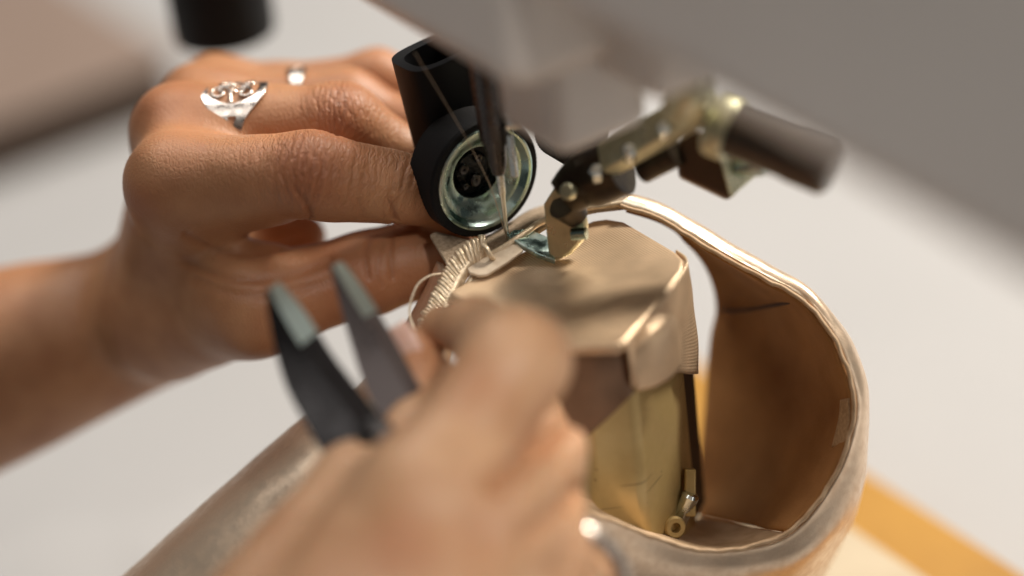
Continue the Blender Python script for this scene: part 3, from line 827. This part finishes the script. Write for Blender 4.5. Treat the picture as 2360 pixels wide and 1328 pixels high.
# bracket: an open black channel coming down behind the roller
ca, cb = P(1050, 130, 4), P(1122, 425, -11)
dn = cb - ca; dn /= np.linalg.norm(dn)
sx = BX - dn * (BX @ dn); sx /= np.linalg.norm(sx); sy = np.cross(dn, sx)
if sy @ AX < 0: sy = -sy
sec = []
for k in range(25):                           # rounded C section
    a = math.radians(200 - 220 * k / 24 - 70); sec.append((10.2 * math.cos(a), 7.5 * math.sin(a)))
import itertools
def channel(name, a, b, thick, flare, mt, par):
    V = []; F = []; n = 40
    for m_, pnt in enumerate((a, a + dn * 1.2, b)):
        for k in range(n):
            an = 2 * math.pi * k / n
            x = 9.8 * np.sign(math.cos(an)) * abs(math.cos(an)) ** .55; y = 7.2 * np.sign(math.sin(an)) * abs(math.sin(an)) ** .55
            V.append(pnt + sx * x + sy * (y - 6.5))
    for m_, pnt in enumerate((a + dn * .2, a + dn * 18)):
        for k in range(n):
            an = 2 * math.pi * k / n
            x = (9.8 - thick) * np.sign(math.cos(an)) * abs(math.cos(an)) ** .6; y = (7.2 - thick) * np.sign(math.sin(an)) * abs(math.sin(an)) ** .6
            V.append(pnt + sx * x + sy * (y - 6.5))
    for r_ in (0, 1): F += [(r_ * n + k, r_ * n + (k + 1) % n, (r_ + 1) * n + (k + 1) % n, (r_ + 1) * n + k) for k in range(n)]
    F += [(k, (k + 1) % n, 3 * n + (k + 1) % n, 3 * n + k) for k in range(n)]
    F += [(3 * n + k, 3 * n + (k + 1) % n, 4 * n + (k + 1) % n, 4 * n + k) for k in range(n)]
    F.append(tuple(2 * n + k for k in range(n))); F.append(tuple(4 * n + k for k in range(n)))
    o = mesh(name, V, F, mt, par); autosmooth(o, 35); return o
channel('roller_bracket', ca, cb, 2.2, 0, M_black, mach)
lathe('roller_axle', [(0.01, -13), (5.5, -13), (5.5, -6), (0.01, -6)], RC, AX, M_black, mach, 32)
lathe('guide_wheel', [(0.01, -4), (6.6, -4), (7.1, -3.5), (7.1, 3.5), (6.6, 4), (0.01, 4)], P(1318, 298, 0), AX, M_rubber, mach, 120, knurl=1, kamp=.1, kmin=7.0)

# edge guide
gr = prism('edge_guide', PP([(1252, 470, 8), (1256, 520, 7), (1263, 585, 6), (1277, 601, 6), (1312, 585, 6), (1345, 548, 7), (1350, 520, 8), (1335, 440, 11), (1318, 396, 13), (1290, 410, 11)]), -TW * 1.6 + RT * .8, M_brassg, mach, bev=.4)
prism('guide_foot', PP([(1168, 543, 2.5), (1182, 530, 1), (1206, 527, -.5), (1228, 531, -1), (1262, 545, 2), (1280, 600, 7), (1240, 585, 6), (1205, 566, 5)]), -UP * 1.0 - TW * .6, M_teal, gr, bev=.3)
tube('guide_slot_screw', PP([(1318, 540, 9), (1352, 538, 10)]), 1.3, M_teal, gr, n=6, seg=14, smooth=False)
tube('guide_body', PP([(1300, 455, 12), (1345, 420, 13), (1430, 385, 17)]), [4.2, 6.2, 6.0], M_darkb, gr, n=14, seg=24)
tube('guide_body', PP([(1330, 500, 9), (1300, 470, 12)]), [2.6, 3.6], M_darkb, gr, n=8, seg=20)
lathe('guide_screw', [(0.01, 2), (1.4, 1.8), (1.8, 1), (1.8, 0), (0.01, 0)], P(1312, 442, 17.5), TW - RT * .4, M_brassg, gr, 18)
def bar(name, A, B, wpx, tmm, mt, par, bev=.6):
    a, b = P(*A), P(*B); d = b - a; L = np.linalg.norm(d); d /= L
    nrm = TW * .8 + ZW * .6; nrm -= d * (nrm @ d); nrm /= np.linalg.norm(nrm); s = np.cross(d, nrm)
    return box(name, (a + b) / 2, (d, s, nrm), (L / 2, rp(wpx / 2, A[2]), tmm / 2), mt, par, bev)
for (x, y, w_, r_) in ((1375, 398, 23, 1.6), (1450, 352, 28, 1.5), (1530, 300, 33, 1.5)):
    lathe('guide_bolt', [(0.01, 2.0), (r_ * .7, 1.9), (r_, 1.3), (r_, -2), (0.01, -2)], P(x, y, w_), TW * .8 + ZW * .5, M_steel, gr, 6 if x != 1450 else 18)
lathe('guide_collar', [(0.01, 2.2), (6.0, 2.2), (6.3, 1.6), (6.3, -1.6), (6.0, -2.2), (0.01, -2.2)], P(1668, 294, 41), P(1895, 386, 48) - P(1640, 282, 40), M_brassg, gr, 28)
bar('guide_bar', (1395, 372, 20), (1640, 232, 36), 76, 5, M_brassg, gr, 1.0)
lathe('guide_knob', [(0.01, 4.8), (2.2, 4.5), (3.6, 3.2), (4.1, 1), (4.1, -6), (0.01, -6)], P(1592, 214, 52), TW * .8 + UP * .5 + RT * .25, M_brassg, gr, 32)
tube('guide_rod', PP([(1640, 282, 40), (1895, 386, 48)]), [5.2, 5.0], M_rod, gr, n=12, seg=28, smooth=False)
lathe('rod_end', [(0.01, 3), (4.3, 2.6), (5.3, 1.4), (5.3, -6), (0.01, -6)], P(1890, 384, 48), P(1895, 386, 48) - P(1640, 282, 40), M_rod, gr, 32)
# folded bracket below the rod
prism('hanging_bracket', PP([(1562, 330, 24), (1566, 408, 22), (1680, 462, 22), (1700, 440, 23), (1672, 320, 26), (1600, 300, 26)]), -TW * 5, M_bronze, gr, bev=.8)
prism('bracket_side', PP([(1650, 335, 28), (1684, 458, 23), (1702, 440, 23), (1765, 388, 20), (1735, 345, 24)]), -TW * 1.5, M_brassg, gr, bev=.4)
lathe('bracket_screw', [(0.01, 3.2), (1.6, 3.0), (1.9, 2.2), (1.9, -3), (0.01, -3)], P(1733, 386, 26), RT * .8 + TW * .6, M_teal, gr, 20)
tube('bracket_rod', PP([(1560, 350, 25), (1480, 390, 20)]), 3.0, M_darkb, gr, n=6, seg=16, smooth=False)

# post with tape
zp = 5.6
def topoly(pts, z): return [PZ(x, y, z) for x, y in pts]
post = prism('post', topoly([(1130, 690), (1330, 796), (1450, 782), (1528, 700), (1556, 612), (1430, 530), (1370, 525), (1190, 600)], zp - 1.5), (0, 0, zb - zp + 1.6), M_brass, mach, bev=1.6, seg=3)
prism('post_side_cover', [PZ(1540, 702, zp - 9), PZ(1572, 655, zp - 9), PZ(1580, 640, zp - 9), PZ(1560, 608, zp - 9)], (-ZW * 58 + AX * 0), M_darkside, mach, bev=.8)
tape = prism('tape', topoly([(1030, 672), (1180, 588), (1364, 506), (1400, 501), (1440, 508), (1562, 580), (1580, 598), (1577, 622), (1535, 680), (1446, 786), (1425, 796), (1310, 800), (1180, 770)], zp + .6), (0, 0, -2.6), M_tape, mach, bev=1.25, seg=4, uvaxes=(AX, BX))
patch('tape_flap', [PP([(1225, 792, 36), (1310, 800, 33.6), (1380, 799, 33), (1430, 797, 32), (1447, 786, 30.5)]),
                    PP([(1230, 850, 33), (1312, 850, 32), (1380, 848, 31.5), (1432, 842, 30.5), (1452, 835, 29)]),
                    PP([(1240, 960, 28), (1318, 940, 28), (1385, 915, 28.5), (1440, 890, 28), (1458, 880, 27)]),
                    PP([(1250, 1080, 22), (1335, 1020, 24), (1395, 968, 26), (1445, 920, 27), (1464, 902, 26)])], 30, 26, M_tapeshade, tape, .5, wob=.35, wobs=.12)
cxy = PZ(1400, 650, zp)
def drop(px, py, h, out):
    p = PZ(px, py, zp - .2); d = p - cxy; d[2] = 0; d /= np.linalg.norm(d)
    return p + d * out - ZW * h
edge_pts = [(1446, 786, 11), (1476, 750, 14), (1505, 715, 17), (1535, 682, 19), (1577, 622, 26), (1580, 598, 28), (1560, 580, 28)]
patch('tape_flap', [[drop(x, y, h * f - .4, .3 + .5 * math.sin(f * 3) + .3 * f) for x, y, h in edge_pts] for f in (0, .3, .65, 1.0)], 60, 24, M_tape, tape, .5, wob=.3, wobs=.12)
patch('tape_fold', [[drop(x, y, h, o) for x, y, h, o in r] for r in (
    [(1482, 744, .4, .7), (1490, 734, .0, 1.2), (1500, 722, .0, 1.4), (1508, 712, .4, 1.2)],
    [(1458, 772, 2.6, .8), (1482, 742, 1.6, 3.8), (1503, 716, 1.6, 4.4), (1522, 694, 2.4, 3.4)],
    [(1454, 776, 7.0, .9), (1482, 742, 6.5, 4.2), (1504, 715, 6.5, 5.0), (1524, 692, 7.0, 4.2)],
    [(1456, 774, 12.5, 1.0), (1482, 742, 13.5, 3.6), (1504, 715, 14.2, 4.4), (1524, 692, 14.5, 3.8)])], 28, 28, M_tape, tape, .5)
s1 = lathe('post_screw', [(2.4, -5), (2.4, 0), (2.0, .5), (1.1, .5), (1.0, -1.5), (0.01, -1.5)], P(1556, 1216, 0), TW + RT * .3 - UP * .1, M_brass, mach, 24)
lathe('post_screw', [(1.9, -8), (1.9, 2), (1.4, 2.6), (0.01, 2.6)], P(1583, 1160, -3), UP * .8 + RT * .35 + TW * .4, M_steel, mach, 20)
box('post_bracket', P(1590, 1135, -4), (UP, RT, TW), (5, 1.2, 2), M_brass, mach, bev=.4)

# threads on the machine
nt_ = tube('needle_thread', PP([(955, 120, 24), (1010, 210, 20), (1075, 320, 15), (1128, 425, 10), (1150, 490, 6), (1168, 555, 1.5)]), .085, M_thread, None, n=40, seg=6)
tag(nt_, 'thin taut sewing thread running down past the black roller to the needle', 'thread')

# ------------------------------------------------------------------ shoe upper
shoe = thing('shoe_upper', P(1500, 1330, -10), 'champagne gold leather shoe upper with tan suede lining around the post', 'shoe')
rim = [(1430, 474, -6), (1520, 505, -5), (1640, 577, -3), (1760, 642, 0), (1850, 692, 3), (1915, 770, 5), (1955, 860, 6), (1968, 950, 6), (1945, 1050, 6), (1890, 1150, 6), (1815, 1228, 6)]
bot = [(1440, 492, -9), (1535, 526, -14), (1605, 575, -24), (1642, 645, -34), (1657, 715, -40), (1645, 780, -42), (1636, 860, -44), (1630, 950, -44), (1623, 1050, -44), (1618, 1130, -42), (1616, 1195, -38)]
midr = [((a[0] + b[0]) / 2 + 14, (a[1] + b[1]) / 2, (a[2] + b[2]) / 2 - 6) for a, b in zip(rim, bot)]
patch('lining', [PP(rim), PP(midr), PP(bot)], 90, 30, M_lining, shoe, .8, wob=.5, wobs=.06)
rim2 = rim[-1:] + [(1720, 1262, 7), (1610, 1268, 9), (1500, 1235, 13), (1400, 1195, 19), (1320, 1165, 25)]
in2 = [(1616, 1190, -34), (1590, 1200, -26), (1545, 1200, -16), (1470, 1190, -4), (1390, 1160, 8), (1310, 1135, 15)]
mid2 = [((a[0] + b[0]) / 2, (a[1] + b[1]) / 2 + 4, (a[2] + b[2]) / 2 - 3) for a, b in zip(rim2, in2)]
patch('heel_seat', [PP(rim2), PP(mid2), PP(in2)], 50, 16, M_liningedge, shoe, .8, wob=.3, wobs=.08)
rimall = rim + rim2[1:]
out1 = [(1442, 452, -10), (1532, 482, -10), (1655, 555, -9), (1775, 622, -6), (1866, 678, -3), (1940, 770, -3), (1984, 865, -3), (1992, 965, -4), (1985, 1085, -4), (1945, 1200, -3), (1865, 1290, 0),
        (1750, 1335, 2), (1610, 1345, 4), (1490, 1315, 8), (1390, 1280, 14), (1310, 1250, 20)]
out2 = [(1440, 462, -22), (1530, 500, -26), (1650, 580, -32), (1770, 650, -36), (1850, 710, -40), (1930, 800, -42), (1960, 900, -44), (1975, 1020, -45), (1965, 1140, -44), (1925, 1260, -38), (1850, 1390, -30),
        (1740, 1450, -24), (1600, 1460, -20), (1480, 1440, -16), (1380, 1400, -10), (1300, 1370, -4)]
patch('outer_leather', [PP([(a, b, w - .8) for a, b, w in rimall]), PP(out1), PP(out2)], 130, 40, M_gold, shoe, 1.0, off=1, wob=.45, wobs=.1)
# layered cut edge round the opening
def shift(path, dx, dy, dw): return [(a + dx, b + dy, w + dw) for a, b, w in path]
def lerp_path(A, B, t): return [tuple(np.array(a) * (1 - t) + np.array(b) * t) for a, b in zip(A, B)]
e1p = lerp_path(rimall, out1, 0.0); e2p = lerp_path(rimall, out1, 0.30); e3p = lerp_path(rimall, out1, .62)
def wig(pts, amp):
    q = catmull(PP(pts), 160)
    return q + np.array([np.array(mnoise.noise_vector(Vector(v * .35))) * amp for v in q])
tube('lining_edge', wig(shift(e1p, 0, 0, .5), .35), .48, M_liningedge, shoe, n=160, seg=8, smooth=False)
tube('edge_layer', wig(shift(e2p[:9], 0, 0, .7), .22), [.7, .7, .6, .4], M_rawedge, shoe, n=160, seg=8, smooth=False)
tube('piped_edge', wig(shift(e3p, 0, 0, .2), .2), .42, M_gold, shoe, n=160, seg=8, smooth=False)
patch('seat_tape', [PP([(1936, 922, 3), (1954, 918, 6)]), PP([(1932, 965, 1.5), (1956, 965, 6.4)]), PP([(1916, 1030, 1), (1944, 1036, 6.4)])], 8, 20, M_liningtape, shoe, .5, off=1)
tube('lining_seam', PP([(1662, 714, -36), (1700, 716, -30), (1760, 708, -20), (1810, 699, -8), (1846, 692, 3)]), .4, M_seam, shoe, n=40, seg=6)
# stitches
q = catmull(PP(lerp_path(out1, rimall, .35)[4:11]), 64); qo = catmull(PP(out1[4:11]), 64)
for i in range(0, 62):
    od = qo[i] - q[i]; od /= np.linalg.norm(od)
    a, b = q[i], q[i] * .4 + q[i + 1] * .6; lift = TW * 1.5 + od * .5
    tube('stitch', [a + lift * .8, (a + b) / 2 + lift * 1.1, b + lift * .8], .2, M_thread, shoe, n=4, seg=5)
# vamp towards the camera's lower left
patch('vamp', [PP([(1030, 630, -16), (945, 780, -22), (835, 920, -30), (690, 1000, -34), (480, 1190, -36), (230, 1420, -38)]),
               PP([(1008, 602, -6), (934, 745, -8), (827, 886, -10), (707, 957, -12), (482, 1148, -12), (235, 1370, -12)]),
               PP([(1024, 640, 2), (962, 765, 4), (880, 890, 6), (775, 985, 6), (560, 1170, 8), (350, 1380, 8)]),
               PP([(1046, 690, 2), (1005, 800, 4), (960, 920, 8), (880, 1050, 10), (690, 1240, 12), (500, 1440, 12)]),
               PP([(1075, 720, -6), (1040, 820, -6), (1010, 940, -4), (940, 1080, -2), (770, 1280, 0), (600, 1480, 0)])], 80, 40, M_gold, shoe, 1.2, wob=.25, wobs=.12)
# vamp crease
tube('vamp_seam', PP([(706, 962, -9), (716, 975, -2), (724, 992, 2), (742, 1000, 5)]), .45, M_gold, shoe, n=14, seg=6)
# tabs and strips under the needle
prism('suede_tab', PP([(990, 541, -5), (1003, 532, -6), (1040, 541, -5), (1090, 556, -3), (1108, 586, 0), (1060, 605, 2), (1032, 612, 2)]), -ZW * 1.0, M_suede, shoe, bev=.25)
prism('backing_strip', PP([(1076, 618, 7), (1082, 628, 8), (1104, 634, 9), (1122, 632, 9), (1168, 604, 7.5), (1206, 575, 5), (1192, 560, 3.5), (1150, 572, 4)]), -ZW * .7, M_cream, shoe, bev=.2)
patch('topline', [PP([(1085, 625, 4), (1160, 590, 3), (1215, 548, 0), (1262, 520, -3), (1340, 492, -6), (1440, 476, -7)]),
                  PP([(1065, 592, 0), (1140, 560, 0), (1195, 525, -5), (1245, 495, -8), (1330, 470, -10), (1440, 452, -10)]),
                  PP([(1060, 570, -6), (1130, 540, -8), (1180, 508, -12), (1235, 480, -16), (1325, 458, -16), (1440, 455, -18)])], 30, 12, M_suede, shoe, .8, wob=.3)
tube('topline_cord', PP([(1100, 606, 5), (1168, 566, 3.5), (1215, 534, 1), (1250, 511, -2), (1340, 482, -6), (1440, 468, -7)]), .75, M_cord, shoe, n=50, seg=10)
# braid
bp_ = catmull(PP([(1120, 572, 3.5), (1078, 598, 4.5), (1048, 640, 5), (1026, 688, 6), (1003, 735, 7), (985, 780, 8.5), (968, 840, 10), (945, 900, 11)]), 240)
braid = tube('braid', bp_[::6], [2.0, 2.45, 2.45, 2.45], M_cord, shoe, n=40, seg=12, smooth=False, flat=.62)
t_, n_, b_ = frames(bp_)
for k in range(42):
    i = 3 + int(k * 5.5); c = bp_[i]; t = t_[i]
    side = np.cross(TW, t); side /= np.linalg.norm(side)
    if side @ RT < 0: side = -side
    up = np.cross(t, side); up = up if up @ TW > 0 else -up
    w_ = 2.75 + random.uniform(-.25, .25); sk = 1.25
    pts = [c - side * w_ - t * sk * .9 - up * .5, c - side * w_ * .8 - t * sk * .7 + up * 1.0, c - side * .2 + up * 1.45 + t * .0, c + side * w_ * .55 + t * sk * .6 + up * 1.25, c + side * w_ * .8 + t * sk + up * .7]
    pts = [p + np.array([random.uniform(-.1, .1) for _ in range(3)]) for p in pts]
    tube('braid_strand', pts, [.4, .52, .56, .52, .4], M_cord, braid, n=14, seg=8)
edge = [c + 3.2 * (lambda s: s if s @ RT > 0 else -s)(np.cross(TW, t) / np.linalg.norm(np.cross(TW, t))) + TW * .6 for c, t in zip(bp_[::8], t_[::8])]
tube('braid_piping', edge[1:], .75, M_cord, shoe, n=40, seg=10)
tube('braid_knot', PP([(1112, 566, 6), (1122, 574, 7), (1130, 590, 7), (1138, 598, 6)]), .55, M_cord, shoe, n=14, seg=8)
lt = tube('loose_thread', PP([(1015, 631, 6), (990, 636, 9), (964, 655, 11), (948, 690, 13), (944, 725, 14), (952, 752, 16), (962, 775, 18)]), .24, M_thread, None, n=40, seg=8)
tag(lt, 'loose cream thread looping left of the gold braid', 'thread')

# ------------------------------------------------------------------ scissors
sci = thing('scissors', P(850, 1010, 52), 'dark open scissors with teal highlights painted on the tips held in the foreground hand', 'scissors')
def blade(left, right, inner, w0, w1, mt, name='blade'):
    y0, y1 = left[0][1], left[-1][1]
    def wd(y): return w0 + (w1 - w0) * (y - y0) / (y1 - y0)
    n = 16
    L_ = catmull([(*p, 0) for p in left], n); R_ = catmull([(*p, 0) for p in right], n); I_ = catmull([(*p, 0) for p in inner], n)
    V = []
    for a in range(n):
        for (pt_, dw) in ((L_[a], -.6), (I_[a], .8), (R_[a], -.9), (R_[a], -1.8), (L_[a], -2.0)):
            V.append(P(pt_[0], pt_[1], wd(pt_[1]) + dw))
    F = []; mi = []
    for a in range(n - 1):
        for k in range(5):
            F.append((a * 5 + k, a * 5 + (k + 1) % 5, (a + 1) * 5 + (k + 1) % 5, (a + 1) * 5 + k)); mi.append(1 if k == 1 and a < n * .28 else 0)
    F.append((0, 1, 2, 3, 4)); F.append(tuple((n - 1) * 5 + k for k in range(5))); mi += [0, 0]
    o = mesh(name, V, F, mt, sci, smooth=False)
    o.data.materials.append(M_tipglint)  # facets near the tip carry the painted highlight
    o.data.polygons.foreach_set('material_index', mi)
    return o
blade([(612, 672), (624, 760), (655, 880), (700, 970), (766, 1085)], [(642, 648), (700, 715), (772, 825), (850, 925), (912, 1005)], [(622, 668), (655, 735), (715, 830), (800, 945), (860, 1040)], 46, 60, M_blade)
blade([(760, 612), (780, 690), (808, 790), (845, 900), (905, 1010)], [(788, 602), (840, 668), (902, 770), (957, 870), (1010, 960)], [(767, 612), (806, 680), (868, 780), (925, 880), (985, 975)], 40, 52, M_blade2)
lathe('pivot_screw', [(0.01, 2.0), (3.0, 1.7), (3.8, .6), (3.8, -3), (0.01, -3)], P(868, 1010, 60), TW, M_dsteel, sci, 28)
hc = P(1298, 1345, 64)
ringpts = [hc + rp(136, 64) * (math.cos(a) * RT + math.sin(a) * (UP * .95 + TW * .25)) for a in np.linspace(0, 2 * math.pi, 49)]
tube('handle_loop', ringpts, 1.75, M_silver, sci, n=49, seg=14, smooth=False)
tube('handle_shank', PP([(890, 1010, 50), (1000, 1110, 48), (1120, 1220, 46), (1180, 1280, 49)]), [2.6, 2.2, 2.0, 1.9], M_silver, sci, n=24, seg=12)
